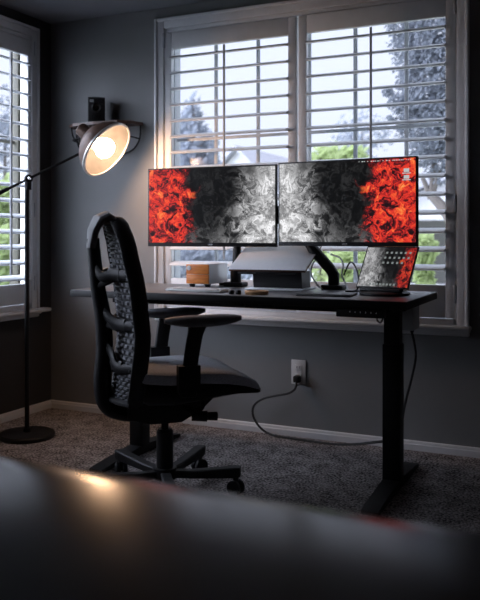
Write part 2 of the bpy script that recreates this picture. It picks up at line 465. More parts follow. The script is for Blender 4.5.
for i, x in enumerate((-.94, -.918, -.896, -.874, -.852, -.83)):
    y = 3.0512; z = DZ-.050; w = .0035
    if i in (0, 5):   # up and down arrowheads
        sg = 1 if i else -1
        f = mk.bm.faces.new([mk.bm.verts.new(p) for p in ((x-w, y, z-sg*w), (x+w, y, z-sg*w), (x, y, z+sg*w))])
    else: mk.quad((x-w*.6, y, z-w), (x+w*.6, y, z-w), (x+w*.6, y, z+w), (x-w*.6, y, z+w))
mk.build('button_marks', M['mark'], ctl, smooth=False)
MB().tube([(-.812, 3.085, DZ-.034), (-.812, 3.085, DZ-.075), (-.822, 3.082, DZ-.092), (-.835, 3.08, DZ-.08), (-.832, 3.08, DZ-.066)], .004, 8).build('headset_hook', M['chrome'], desk)
for x in (-1.44, -1.30): MB().box((x-.012, 3.06, DZ-.05), (x+.012, 3.09, DZ-.034), .002).build('screw_block', M['steel'], desk)
# grey power box slung under the end of the desk, with a cable dropping to the floor
gb = thing('power_box', 'pale grey box slung under the desk end behind its column leg', 'box')
S = []
for x, k in ((-.905, .35), (-.885, .62), (-.86, .85), (-.83, 1), (-.775, 1)):
    zt, zb = DZ-.0345, DZ-.0345-.13*k
    S.append([(x, 3.465, zb), (x, 3.60, zb), (x, 3.60, zt), (x, 3.465, zt)])
MB().loft(S).build('body', M['grey'], gb, sharp=50)
MB().box((-.79, 3.475, DZ-.175), (-.775, 3.49, DZ-.16), .004).build('cable_gland', M['cable'], gb)
cb = MB().tube([(-.785, 3.482, .662), (-.772, 3.486, .60), (-.768, 3.49, .54), (-.79, 3.50, .44), (-.82, 3.50, .32), (-.84, 3.5, .18), (-.85, 3.47, .05), (-.852, 3.42, .008), (-.85, 3.38, .052)], .0055, 8)
tag(cb.build('power_cable', M['cable']), 'black cable dropping from the grey box to the carpet', 'cable')

# ------------------------------------------------------------------ monitors on arms
def monitor(name, label, A, B, zb, screen_mat, logo_u, widgets):
    """A, B: xy of the lower front corners, seen from the chair left to right"""
    A, B = Vector((*A, 0)), Vector((*B, 0)); d = (B-A).normalized(); w = (B-A).length
    root = thing(name, label, 'monitor', (A.x, A.y, zb), math.atan2(d.y, d.x), 'paired monitors above the desk')
    h = .405
    MB().box((0, 0, 0), (w, .022, h), .003).build('casing', M['bezel'], root)
    MB().box((.16, .022, .07), (w-.16, .052, .32), .012, 3).build('back_cover', M['bezel'], root)
    MB().quad((.008, -.0006, .020), (w-.008, -.0006, .020), (w-.008, -.0006, h-.007), (.008, -.0006, h-.007), uv=True).build('screen', screen_mat, root, smooth=False, normals=False)
    lg = MB(); lw_ = .024
    x = w*logo_u-lw_/2
    for k in range(4):                                        # four small letter strokes
        x0 = x+k*.0064
        lg.box((x0, -.0012, .006), (x0+.0012, 0, .0135)); lg.box((x0+.0036, -.0012, .006), (x0+.0048, 0, .0135))
        lg.box((x0, -.0012, .0123 if k % 2 else .006), (x0+.0048, 0, .0135 if k % 2 else .0072))
    lg.build('logo', M['mark'], root, smooth=False)
    if widgets:
        ic = MB(); y = -.0012; q = random.Random(3)
        x = w-.275
        while x < w-.03:                                      # menu bar characters along the top edge
            ww = q.choice((.003, .005, .008)); ic.quad((x, y, h-.0165), (x+ww, y, h-.0165), (x+ww, y, h-.0125), (x, y, h-.0125)); x += ww+q.choice((.003, .005, .011))
        ic.build('menu_text', M['icon'], root, smooth=False); ic = MB()
        for zz in (.335, .305):                               # desktop icons under it
            ic.quad((w-.062, y, zz), (w-.037, y, zz), (w-.037, y, zz+.016), (w-.062, y, zz+.016))
            ic.quad((w-.069, y, zz-.007), (w-.030, y, zz-.007), (w-.030, y, zz-.003), (w-.069, y, zz-.003))
        ic.build('desktop_icons', M['icon'], root, smooth=False)
    return root
monitor('monitor', 'wide black monitor with the flames at its lamp side', (-2.158, 3.455), (-1.449, 3.50), 1.036, M['screenL'], .50, False)
monitor('monitor', 'wide black monitor with the flames above the tablet', (-1.441, 3.50), (-.752, 3.452), 1.042, M['screenR'], .50, True)

def monitor_arm(label, x, lean, mon, fat=1.0):
    a = thing('monitor_mount', label, 'monitor stand', (x, 3.615, DZ), group='monitor mounts at the desk edge')
    MB().box((-.055, -.04, 0), (.055, .035, .022), .006).build('clamp_base', M['black'], a)
    MB().lathe([(0, .02), (.028, .02), (.028, .075), (.024, .085), (0, .085)], n=20).build('post', M['soft'], a)
    up = MB().tube([(0, 0, .065), (lean*.02, 0, .10), (lean*.10, -.01, .19), (lean*.115, -.012, .215)], [(.03*fat, .026), (.034*fat, .028), (.034*fat, .028), (.026*fat, .022)], 12)
    up.build('upper_link', M['soft'], a)
    MB().tube([(lean*.115, -.012, .205), (lean*.22, 0, .33)], [(.024, .02), (.02, .018)], 12).build('reach_link', M['black'], a)
    hd = MB().tube([(lean*.22, 0, .33), (lean*.22, -.07, .36)], .016, 10)
    hd.box((lean*.22-.05, -.085, .32), (lean*.22+.05, -.068, .41), .004)
    hd.build('mount_head', M['black'], a)
    return a
monitor_arm('black monitor arm rising behind the laptop stand, beside the tablet', -1.195, -1, None)
monitor_arm('dark monitor arm half hidden by the silver laptop, beside the wood-fronted box', -1.725, .12, None, .6)
for lb, pts in (('thin pale cable looping over the monitor arm beside the tablet', [(-1.20, 3.59, 1.0), (-1.15, 3.57, .985), (-1.13, 3.56, .95), (-1.135, 3.555, .905), (-1.11, 3.54, .86), (-1.08, 3.5, DZ+.004), (-1.02, 3.52, DZ+.004)]),
                ('thin pale cable hanging lowest behind the laptop stand', [(-1.27, 3.60, .985), (-1.30, 3.60, .95), (-1.305, 3.60, .90), (-1.27, 3.59, .85), (-1.23, 3.55, DZ+.004)]),
                ('dark cable arching from the monitor arm down to the tablet', [(-1.14, 3.60, .90), (-1.10, 3.58, .965), (-1.06, 3.55, .93), (-1.045, 3.53, .87), (-1.05, 3.5, DZ+.005), (-1.08, 3.44, DZ+.005)])):
    tag(MB().tube(pts, .004, 8).build('cable', M['cable'] if lb.startswith('dark') else M['cable_w']), lb, 'cable', 'thin cables behind the monitors')

# ------------------------------------------------------------------ laptop on its stand
st = thing('laptop_stand', 'black laptop stand holding up the silver laptop', 'stand', (-1.44, 3.535, DZ))
MB().box((-.15, -.105, 0), (.15, .09, .007), .002).build('base_plate', M['alu'], st)
S = [[(-.128, y0, z), (.128, y0, z), (.128, y1, z), (-.128, y1, z)] for z, y0, y1 in ((.007, -.045, .07), (.03, -.05, .065), (.088, -.056, .06))]
MB().loft(S).build('riser', M['black'], st, smooth=False)
lap_tilt = R(27)
lp = thing('laptop', 'closed silver laptop tilted on the black stand below the monitors', 'laptop', (-1.478, 3.44, .916))
xt = Matrix.Rotation(lap_tilt, 4, 'X')
MB().box((-.202, 0, .010), (.202, .262, .0145), .002).build('lid', M['alu'], lp, xf=xt)
MB().box((-.202, 0, 0), (.202, .262, .0095), .002).build('base', M['copper'], lp, xf=xt)
lip = MB().box((-.15, -.016, -.006), (.15, .255, -.001), .001).box((-.05, -.016, -.006), (.05, -.010, .008), .001)
lip.build('tray', M['black'], st, xf=Matrix.Translation((-.038, -.095, .086)) @ xt)

# ------------------------------------------------------------------ small things on the desk
bx = thing('desk_box', 'small box with two orange wood fronts and silver sides', 'box', (-1.868, 3.46, DZ))
MB().box((-.066, .008, .016), (.066, .215, .118), .003).build('body', M['alu'], bx)
MB().box((-.064, 0, .066), (.064, .009, .116), .002).build('upper_front', M['orange'], bx)
MB().box((-.064, 0, .018), (.064, .009, .064), .002).build('lower_front', M['orange'], bx)
MB().lathe([(0, .004), (.011, .004), (.0125, .0), (0, 0)], (-.048, 0, .097), (0, -1, 0), 20).build('dial', M['dot'], bx)
for x, y in ((-.045, .03), (.045, .03), (-.045, .19), (.045, .19)):
    MB().lathe([(0, 0), (.013, 0), (.016, .016), (0, .016)], (x, y, 0), n=16).build('foot', M['black'], bx)

kb = thing('keyboard', 'low pale keyboard lying in front of the wood-fronted box', 'keyboard', (-1.73, 3.225, DZ), R(-6))
MB().box((-.155, -.062, .001), (.155, .062, .009), .003).build('case', M['grey'], kb)
ky = MB()
for r_ in range(5):
    y = -.046+r_*.0225
    n_ = 14 if r_ else 8
    for k in range(n_):
        if r_ == 0 and k == 3: wk = (-.06, .05)
        else:
            x = -.142+k*.0212 if r_ else (-.142+k*.0212 if k < 3 else .06+(k-4)*.0212)
            wk = (x-.009, x+.009)
        ky.box((wk[0], y-.009, .009), (wk[1], y+.009, .0135), .0015, 1)
ky.build('keys', M['key'], kb, smooth=False)
wb = thing('wood_tray', 'small tan wooden tray at the desk front edge below the laptop', 'tray', (-1.40, 3.15, DZ), R(6))
S = []
for z, a, b in ((0, .05, .036), (.014, .056, .04), (.017, .053, .038), (.008, .046, .032)):
    S.append([(a*math.cos(2*PI*k/24)*1.0, b*math.sin(2*PI*k/24), z) for k in range(24)])
MB().loft(S).build('dish', M['tan'], wb)
for x, lb in ((-1.478, 'tiny dark knob on the desk beside the tan wooden tray'), (-1.513, 'tiny dark knob second from the tan wooden tray')):
    k = thing('knob', lb, 'knob', (x, 3.125, DZ), group='tiny knobs beside the tray')
    MB().lathe([(0, 0), (.012, 0), (.013, .012), (.010, .018), (0, .018)], n=18).build('cap', M['black'], k)
    MB().lathe([(0, .018), (.005, .018), (.004, .0205), (0, .0205)], n=12).build('pointer', M['mark'], k)
nb = thing('notebook', 'thin dark notebook lying flat in front of the tablet stand', 'notebook', (-1.09, 3.235, DZ), R(5))
MB().box((-.13, -.075, 0), (.11, .075, .003), .001).build('cover', M['soft'], nb)
MB().box((-.128, -.073, .003), (.108, .073, .007), .001).build('pages', M['grey'], nb)
MB().box((-.13, -.075, .007), (.11, .075, .0095), .001).build('cover', M['bezel'], nb)

# tablet on a round stand
ts = thing('tablet_stand', 'round black stand under the tablet near the desk corner', 'stand', (-.88, 3.375, DZ), R(-12))
MB().lathe([(0, 0), (.105, 0), (.112, .004), (.112, .010), (.100, .015), (.05, .018), (0, .018)], n=48).build('base', M['black'], ts)
MB().box((-.02, .062, .016), (.02, .076, .09), .004).build('stem', M['black'], ts)
MB().box((-.10, -.055, .016), (.10, -.015, .030), .006).build('ledge', M['soft'], ts)
tb = thing('tablet', 'tablet showing app icons over flames, propped on the round stand', 'tablet', (-.885, 3.335, DZ+.031), R(-12))
tx = Matrix.Rotation(R(-32), 4, 'X')
TW, TH = .255, .215
MB().box((-TW/2, 0, 0), (TW/2, .007, TH), .003).build('body', M['black'], tb, xf=tx)
MB().box((-TW/2+.008, .001, TH-.0003), (TW/2-.03, .006, TH+.0006)).build('bright_edge', M['tan'], tb, xf=tx, smooth=False)
MB().quad((-TW/2+.007, -.0006, .007), (TW/2-.007, -.0006, .007), (TW/2-.007, -.0006, TH-.007), (-TW/2+.007, -.0006, TH-.007), uv=True).build('screen', M['screenT'], tb, xf=tx, smooth=False, normals=False)
ic = MB()
for r_ in range(3):
    for k in range(6):
        if r_ == 2 and k == 5: continue
        x = -.018+k*.0225-r_*.003; z = TH-.034-r_*.026
        ic.box((x-.0052, -.0014, z-.0052), (x+.0052, -.0006, z+.0052), .001, 1)
ic.build('app_icons', M['icon_dim'], tb, xf=tx, smooth=False)
ic = MB()
for k in range(8): ic.box((-.06+k*.0165-.005, -.0014, .014), (-.06+k*.0165+.005, -.0006, .024), .001, 1)
ic.build('dock_icons', M['icon_dim'], tb, xf=tx, smooth=False)

# ------------------------------------------------------------------ outlet and cord
ol = thing('wall_outlet', 'white outlet plate on the grey wall below the window', 'outlet', (-1.505, WY, .35))
MB().box((-.042, -.007, -.066), (.042, -.0005, .066), .004).build('cover_plate', M['white_plastic'], ol)
for z in (.024, -.024):
    sk = MB().box((-.018, -.0095, z-.016), (.018, -.0068, z+.016), .004).build('socket', M['white_plastic'], ol)
    sl = MB().box((-.009, -.0102, z-.003), (-.006, -.0094, z+.008)).box((.006, -.0102, z-.003), (.009, -.0094, z+.008))
    sl.build('slots', M['black'], sk, smooth=False)
cd = thing('extension_cord', 'black electric cord running from the outlet along the carpet to the desk', 'cord', (0, 0, 0))
MB().box((-1.521, WY-.052, .298), (-1.485, WY-.0105, .336), .008).build('plug', M['black'], cd)
MB().tube([(-1.503, 3.905, .302), (-1.502, 3.885, .27), (-1.535, 3.875, .245), (-1.60, 3.872, .228), (-1.68, 3.872, .205), (-1.735, 3.875, .165), (-1.748, 3.878, .115), (-1.725, 3.885, .06), (-1.675, 3.89, .018), (-1.60, 3.875, .007), (-1.50, 3.865, .007), (-1.40, 3.85, .010), (-1.28, 3.79, .024), (-1.16, 3.67, .062), (-1.05, 3.58, .10), (-.95, 3.52, .135), (-.88, 3.44, .165), (-.84, 3.36, .18)], .0065, 8).build('cable', M['cable'], cd)

# ------------------------------------------------------------------ floor lamp
lampo = thing('floor_lamp', 'black floor lamp with lit copper shade on a tilted boom', 'lamp', (-2.832, 3.306, 0))
def W2L(p): return tuple(Vector(p)-Vector((-2.832, 3.306, 0)))
MB().lathe([(0, 0), (.145, 0), (.150, .006), (.150, .018), (.143, .026), (.02, .03), (.018, .05), (0, .05)], n=48).build('base', M['steel'], lampo)
MB().tube([(0, 0, .03), (0, 0, 1.385)], .0125, 14).build('pole', M['steel'], lampo)
jt = Vector((-2.822, 3.306, 1.40))
n = Vector((.81, .03, -.582)).normalized()
hc = Vector((-2.482, 3.555, 1.563))
neck = hc-n*.19
arm_end = hc-n*.115+Vector((-.03, 0, -.055))
dirv = (arm_end-jt).normalized()
j = MB().lathe([(0, -.026), (.02, -.024), (.024, 0), (.02, .024), (0, .026)], W2L(jt), (dirv.y, -dirv.x, 0), 20)
j.lathe([(0, -.03), (.016, -.03), (.016, .02), (0, .02)], W2L(jt-Vector((0, 0, .03))), (0, 0, 1), 16)
jo = j.build('pivot', M['steel'], lampo)
MB().box(W2L(jt+Vector((.02, -.03, -.008))), W2L(jt+Vector((.034, -.016, .008))), .004).build('clamp_knob', M['chrome'], jo)
MB().tube([W2L(jt-dirv*.22), W2L(arm_end)], .0075, 10).build('boom', M['steel'], lampo)
MB().tube([W2L(jt-dirv*.46), W2L(jt-dirv*.44), W2L(jt-dirv*.12)], [.020, .022, .010], 14, smooth=False).build('counterweight', M['steel'], lampo)
LS = .99
def sc_(pr): return [(r_*LS, h_*LS) for r_, h_ in pr]
prof_out = [(.168, 0), (.170, -.008), (.160, -.045), (.135, -.085), (.100, -.118), (.060, -.138), (.040, -.150), (.040, -.215), (.034, -.222), (0, -.222)]
sh = MB().lathe(sc_(prof_out), W2L(hc), n, 56)
shade = sh.build('shade', M['copper'], lampo)
MB().lathe(sc_([(.164, .002), (.155, -.043), (.130, -.080), (.095, -.110), (.05, -.130), (0, -.134)]), W2L(hc), n, 56).build('dish', M['dish'], shade)
MB().lathe(sc_([(.163, .003), (.172, .003), (.175, -.004), (.172, -.014), (.163, -.012), (.163, .003)]), W2L(hc), n, 56).build('rim', M['rim'], shade)
MB().lathe([(0, -.132), (.02, -.132), (.022, -.095), (.045, -.055), (.058, -.028), (.054, -.002), (.038, .015), (.015, .023), (0, .024)], W2L(hc), n, 32).build('bulb', M['bulb'], shade)
yk = MB()
side = n.cross(Vector((0, 0, 1))).normalized(); upv = side.cross(n).normalized()
yk.tube([W2L(arm_end), W2L(arm_end+n*.01+upv*.03), W2L(hc-n*.16-upv*.03)], .009, 10)
yk.build('yoke', M['rim'], lampo)

# ------------------------------------------------------------------ wall shelf with a box camera
sf = thing('wall_shelf', 'small wooden wall shelf with a wire cage below, behind the lamp', 'shelf', (-2.745, WY, 1.752))
S = []
pts = [(-.245, 0), (-.225, -.10), (-.16, -.15), (0, -.165), (.16, -.15), (.225, -.10), (.245, 0)]
MB().loft([[(x, y-.0005, 0) for x, y in pts], [(x, y-.0005, .018) for x, y in pts]]).build('board', M['shelf'], sf, smooth=False)
wr = MB()
for sx in (-1, 1):
    wr.tube([(sx*.235, -.012, 0), (sx*.225, -.014, -.09), (sx*.16, -.018, -.155), (0, -.02, -.18)], .0055, 8)
    wr.tube([(sx*.20, -.11, 0), (sx*.185, -.10, -.07), (sx*.11, -.06, -.14), (0, -.022, -.178)], .005, 8)
wr.tube([(-.228, -.012, -.08), (-.19, -.10, -.072), (0, -.15, -.07), (.19, -.10, -.072), (.228, -.012, -.08)], .0045, 8)
wr.tube([(0, -.155, 0), (0, -.14, -.07), (0, -.08, -.14), (0, -.022, -.178)], .005, 8)
wr.build('wire_cage', M['steel'], sf)
cmx = -2.778
bc = thing('box_camera', 'old black box camera standing on the wall shelf', 'camera', (cmx, 3.865, 1.7705), R(36))
MB().box((-.051, -.045, 0), (.051, .045, .152), .004).build('body', M['leather'], bc)
MB().box((-.046, -.056, .005), (.046, -.0445, .147), .002).build('front_plate', M['soft'], bc)
MB().lathe([(.014, 0), (.030, 0), (.031, .010), (.026, .013), (.016, .004), (.014, 0)], (0, -.056, .085), (0, -1, 0), 28).build('lens_ring', M['black'], bc)
MB().lathe([(0, .004), (.015, .003), (.016, 0)], (0, -.056, .085), (0, -1, 0), 24).build('lens', M['lens'], bc)
MB().box((-.040, -.0585, .118), (-.016, -.056, .136), .002).build('viewfinder', M['viewfinder'], bc)
MB().lathe([(.009, 0), (.017, 0), (.017, .003), (.009, .003), (.009, 0)], (.026, -.056, .126), (0, -1, 0), 20).build('finder_ring', M['black'], bc)
MB().box((-.03, -.0575, .02), (.03, -.056, .042), .001).build('name_plate', M['black'], bc)
MB().tube([(-.025, 0, .152), (-.025, 0, .158), (.025, 0, .158), (.025, 0, .152)], .003, 8, smooth=False).build('carry_strap', M['black'], bc)

# ------------------------------------------------------------------ office chair (local: +x forward, +y sitter's left)
HD = R(25.2+18)
ch = thing('office_chair', 'black ergonomic office chair with woven back and open spine', 'chair', (-1.695, 2.85, 0), HD)
def lerp(a, b, t): return a+(b-a)*t
def curve(tab, v):
    for (v0, a), (v1, b) in zip(tab, tab[1:]):
        if v <= v1:
            t = (v-v0)/(v1-v0); t = t*t*(3-2*t)*.5+t*.5
            return lerp(a, b, t)
    return tab[-1][1]
ZT = [(0, .415), (1, 1.152)]
FX = [(0, -.205), (.2, -.190), (.4, -.170), (.58, -.182), (.8, -.210), (.93, -.228), (1, -.238)]
HW = [(0, .17), (.3, .215), (.58, .21), (.8, .185), (.93, .150), (1, .105)]
def S_(u, v, off=0.0):
    """point of the back panel; off pushes it backwards"""
    z = curve(ZT, v); w = curve(HW, v)
    x = curve(FX, v)+.055*u*u*(1-.5*v)
    return Vector((x-off, u*w, z))
NU, NV = 16, 40
g = MB()
gv = {}
for s_ in (0, 1):
    for i in range(NV+1):
        for k in range(NU+1):
            gv[s_, i, k] = g.bm.verts.new(S_(-1+2*k/NU, i/NV, .018*s_))
for s_ in (0, 1):
    for i in range(NV):
        for k in range(NU):
            g.bm.faces.new((gv[s_, i, k], gv[s_, i, k+1], gv[s_, i+1, k+1], gv[s_, i+1, k]))
for i in range(NV):
    for k in (0, NU): g.bm.faces.new((gv[0, i, k], gv[1, i, k], gv[1, i+1, k], gv[0, i+1, k]))
for k in range(NU):
    for i in (0, NV): g.bm.faces.new((gv[0, i, k], gv[1, i, k], gv[1, i, k+1], gv[0, i, k+1]))
back = g.build('backrest', M['soft'], ch)
# staggered woven pads on the rear of the panel
pd = MB()
rows, cols = 34, 9
for r_ in range(rows):
    v0 = .03+r_*.94/rows; v1 = v0+.68*.94/rows
    for k in range(cols):
        u0 = -.93+(k+(.5 if r_ % 2 else 0))*1.86/cols; u1 = u0+.80*1.86/cols
        if u1 > .95: continue
        A = [S_(u0, v0, .019), S_(u1, v0, .019), S_(u1, v1, .019), S_(u0, v1, .019)]
        um, vm = (u0+u1)/2, (v0+v1)/2
        B = [S_(lerp(q, um, .3), lerp(p, vm, .3), .027) for q, p in ((u0, v0), (u1, v0), (u1, v1), (u0, v1))]
        a = [pd.bm.verts.new(p) for p in A]; b = [pd.bm.verts.new(p) for p in B]
        pd.bm.faces.new(b)
        for q in range(4): pd.bm.faces.new((a[q], a[(q+1) % 4], b[(q+1) % 4], b[q]))
pd.build('woven_pads', M['pads'], back)
# rim tube round the panel edge
rim = [S_(-1, i/20, .010) for i in range(21)]+[S_(-1+k/4, 1, .010) for k in range(1, 8)]+[S_(1, 1-i/20, .010) for i in range(21)]+[S_(1-k/4, 0, .010) for k in range(1, 8)]
MB().tube(rim+[rim[0]], (.017, .034), 10, up=(1, 0, .001), smooth=False).build('rim', M['soft'], back)
# hood at the top joining panel and spine
hs = []
for t, x, z, w, th in ((0, -.225, 1.120, .130, .036), (.2, -.232, 1.154, .134, .040), (.4, -.252, 1.172, .130, .042), (.62, -.282, 1.158, .112, .042), (.82, -.304, 1.108, .078, .042), (1, -.312, 1.04, .032, .036)):
    sec = []
    a = {0: R(70), .2: R(20), .4: R(-15), .62: R(-42), .82: R(-65), 1: R(-85)}[t]
    for k in range(16):
        an = 2*PI*k/16
        yy = w*math.copysign(abs(math.cos(an))**.6, math.cos(an)); hh = th*.5*math.copysign(abs(math.sin(an))**.7, math.sin(an))
        sec.append((x+hh*math.sin(a), yy, z+hh*math.cos(a)))
    hs.append(sec)
MB().loft(hs).build('top_hood', M['hood'], ch)
spine_pts = [(-.304, 0, 1.08), (-.298, 0, 1.0), (-.284, 0, .88), (-.264, 0, .76), (-.256, 0, .62), (-.264, 0, .50), (-.256, 0, .405), (-.21, 0, .355), (-.10, 0, .335), (.0, 0, .34)]
sp = MB().tube(spine_pts, [(.026, .026), (.027, .028), (.029, .031), (.031, .034), (.033, .036), (.036, .038), (.04, .036), (.05, .03), (.06, .028), (.06, .028)], 14, up=(1, 0, 0.001))
sp.build('spine', M['black'], ch)
for zc, vz, spread, drop in ((.945, .665, .92, .02), (.775, .44, .95, .03), (.63, .24, .95, .02)):
    rb = MB()
    xs = curve([(0.4, -.25), (.62, -.266), (.76, -.274), (.88, -.296), (1.0, -.312)], zc)
    for sg in (-1, 1):
        rb.tube([(xs, 0, zc+.03), (xs+.03, sg*.045, zc-.02), S_(sg*.45, vz, .045), S_(sg*.84, vz, .016)], [(.010, .022), (.011, .022), (.010, .024), (.006, .018)], 10)
        rb.tube([(xs, 0, zc-.075), (xs+.03, sg*.03, zc-.055), S_(sg*.35, vz-.02, .045)], [(.009, .014), (.009, .014), (.009, .014)], 8)
    rb.tube([S_(-.6, vz, .034), S_(-.2, vz, .040), S_(.2, vz, .040), S_(.6, vz, .034)], [(.008, .028)]*4, 10)
    rb.build('rib', M['black'], ch)
# seat
def seat_sec(x, zt, zb, hw):
    out = []
    for k in range(28):
        a = 2*PI*k/28; c_, s_ = math.cos(a), math.sin(a)
        yy = hw*math.copysign(abs(c_)**.45, c_)
        zz = (zt+zb)/2+(zt-zb)/2*math.copysign(abs(s_)**.6, s_)
        zz += .012*(abs(yy)/hw)**2 if s_ > 0 else 0
        out.append((x, yy, zz))
    return out
MB().loft([seat_sec(*q) for q in ((-.165, .530, .505, .19), (-.14, .545, .495, .215), (-.02, .540, .485, .238), (.12, .542, .485, .245), (.22, .535, .478, .245), (.29, .515, .465, .240), (.335, .487, .452, .232), (.35, .465, .450, .22))]).build('seat', M['fabric'], ch)
MB().loft([seat_sec(*q) for q in ((-.16, .50, .43, .17), (-.10, .497, .40, .20), (.0, .490, .40, .225), (.15, .488, .42, .232), (.26, .474, .437, .232), (.345, .458, .436, .222), (.358, .450, .440, .21))]).build('seat_shell', M['black'], ch)
MB().loft([[(x, -w, zb), (x, w, zb), (x, w*1.1, zt), (x, -w*1.1, zt)] for x, w, zb, zt in ((-.17, .07, .335, .42), (-.08, .10, .315, .43), (.05, .10, .315, .43), (.14, .085, .36, .43), (.20, .06, .40, .44))]).build('tilt_mechanism', M['black'], ch, smooth=False)
lv = MB().tube([(.06, -.10, .375), (.085, -.20, .375), (.09, -.235, .372)], .012, 10, smooth=False)
lv.tube([(.06, -.225, .368), (.12, -.24, .366)], [(.020, .020), (.022, .022)], 12).tube([(.12, -.24, .366), (.16, -.24, .364)], [(.014, .016), (.020, .018)], 12)
lv.tube([(.055, -.225, .375), (.10, -.222, .395), (.115, -.20, .415)], .010, 8)
lv.build('adjust_lever', M['black'], ch)
for sg in (-1, 1):
    ar = bpy.data.objects.new('armrest', None); C.objects.link(ar); ar.parent = ch; ar.empty_display_size = .05
    y0 = sg*.272
    dz = 0.0 if sg < 0 else -.02
    MB().loft([[(x-.044, y0-.020, z), (x+.044, y0-.020, z), (x+.044, y0+.020, z), (x-.044, y0+.020, z)] for x, z in ((.035, .475), (.035, .58))]).build('bracket', M['black'], ar, smooth=False)
    MB().box((.005, sg*.20, .455), (.065, sg*.292, .485), .006).build('cross_bracket', M['black'], ar)
    MB().tube([(.035, y0, .50), (.045, y0, .60), (.062, y0, .70), (.075, y0, .748+dz)], [(.016, .031), (.016, .031), (.017, .032), (.019, .040)], 12, up=(1, 0, .01)).build('post', M['soft'], ar)
    S = []
    L0, L1 = -.062, .252
    for q in range(13):
        t = q/12; x = lerp(L0, L1, t)
        w = .046*(1-abs(2*t-1)**4.0*.75); h = .023*(1-abs(2*t-1)**3*.6)
        zc = .757+dz+.004*t-.006*math.sin(t*PI)
        S.append([(x, y0+w*math.copysign(abs(math.cos(2*PI*k/20))**.7, math.cos(2*PI*k/20)), zc+h*math.copysign(abs(math.sin(2*PI*k/20))**.7, math.sin(2*PI*k/20))) for k in range(20)])
    MB().loft(S).build('arm_pad', M['pad_top'], ar)
# base
MB().lathe([(0, .055), (.036, .055), (.036, .26), (.030, .265), (.030, .27), (.0, .27)], n=24).build('column_cover', M['black'], ch)
MB().lathe([(0, .25), (.016, .25), (.016, .335), (0, .335)], n=18).build('gas_lift', M['steel'], ch)
MB().lathe([(0, .06), (.05, .06), (.055, .075), (.05, .105), (.0, .112)], n=24).build('hub', M['black'], ch)
a0 = -HD+R(25.2)-R(8)
for k in range(5):
    a = a0+2*PI*k/5; d = Vector((math.cos(a), math.sin(a), 0)); q = Vector((-d.y, d.x, 0))
    S = []
    for r_, w, zb, zt in ((.03, .022, .065, .095), (.12, .022, .066, .098), (.24, .024, .072, .112), (.30, .026, .076, .120), (.325, .022, .080, .120)):
        p = d*r_
        S.append([tuple(p+q*w*.8+Vector((0, 0, zb))), tuple(p-q*w*.8+Vector((0, 0, zb))), tuple(p-q*w+Vector((0, 0, zt-.005))), tuple(p-q*w*.8+Vector((0, 0, zt))), tuple(p+q*w*.8+Vector((0, 0, zt))), tuple(p+q*w+Vector((0, 0, zt-.005)))])
    lg = MB().loft(S).build('base_leg', M['soft'], ch, smooth=False)
    c = d*.305
    cs = MB()
    ax = Vector((math.cos(a+1.1), math.sin(a+1.1), 0))
    for sgn in (-1, 1):
        cs.lathe([(0, .006*sgn), (.030, .006*sgn), (.032, .010*sgn), (.032, .022*sgn), (.028, .026*sgn), (0, .026*sgn)], c+Vector((0, 0, .032)), ax, 24)
    cs.lathe([(0, .03), (.012, .03), (.012, .085), (0, .085)], c, n=12)
    cs.build('caster', M['black'], lg)

# ------------------------------------------------------------------ dark table the camera looks across
tbl = thing('table', 'glossy black table with a rounded edge closest to the camera', 'table')
TY, TZ = TABLE = (.945, .760)
tx0, tx1 = -1.75, 1.15
prof = [(-.10, TZ-.06), (-.10, TZ-.004), (-.096, TZ)]
A_, B_ = .09, .03
for k in range(0, 17):
    a = PI/2*k/16
    prof.append((TY-A_+A_*math.sin(a), TZ-B_+B_*math.cos(a)))
prof += [(TY-.02, TZ-B_-.012), (TY-.06, TZ-.07)]
MB().loft([[(x, y, z) for y, z in prof] for x in (tx0, tx1)]).build('tabletop', M['table'], tbl, sharp=60)
for x in (tx0+.08, tx1-.08):
    for y in (-.03, .76):
        MB().tube([(x, y, 0), (x, y, TZ-.062)], [.018, .028], 14).build('leg', M['table'], tbl)

# ------------------------------------------------------------------ outdoors
GZ = -.35
struct(MB().box((-90, WY+T+.02, GZ-.2), (60, 120, GZ)).box((-90, -40, GZ-.2), (LX-T-.02, WY+T+.02, GZ)).build('ground', M['grass'], smooth=False), 'pale lawn outside the windows')
struct(MB().box((-70, 17, GZ), (40, 25, GZ+.02)).build('street_1', M['street'], smooth=False), 'pale street crossing outside')

def leaves(crown_fn, count, size, seed, name, m, parent):
    rnd = random.Random(seed); me = bpy.data.meshes.new(name); V, F = [], []
    for i in range(count):
        p = Vector(crown_fn(rnd)); s = size*rnd.uniform(.6, 1.4)
        ax = Vector((rnd.gauss(0, 1), rnd.gauss(0, 1), rnd.gauss(0, 1))).normalized(); b = ax.orthogonal().normalized(); c = ax.cross(b)
        k = len(V); V += [p-b*s, p-c*s*.5+ax*s*.1, p+b*s, p+c*s*.5+ax*s*.1]; F.append((k, k+1, k+2, k+3))
    me.from_pydata(V, [], F); me.materials.append(m)
    o = bpy.data.objects.new(name, me); C.objects.link(o); o.parent = parent
    return o
def blobs(lst, jit=1.0):
    tot = sum(b[3]**2 for b in lst)
    def f(r):
        q = r.random()*tot
        for x, y, z, rad in lst:
            q -= rad*rad
            if q <= 0: break
        d = Vector((r.gauss(0, 1), r.gauss(0, 1), r.gauss(0, .8))).normalized()*rad*r.random()**.45
        return (x+d.x, y+d.y, z+d.z)
    return f
def tree(label, loc, blob, count, size, m, trunk, seed, cat='tree', name='tree'):
    t = thing(name, label, cat, loc, group='bushes outside' if cat == 'bush' else 'conifers across the street')
    leaves(blobs(blob), count, size, seed, 'crown', m, t)
    tb_ = MB()
    for pts, r_ in trunk: tb_.tube(pts, r_, 8)
    tb_.build('trunk' if cat == 'tree' else 'stem', M['bark'], t)
    return t
F_, HY_ = 774.0, 236.0
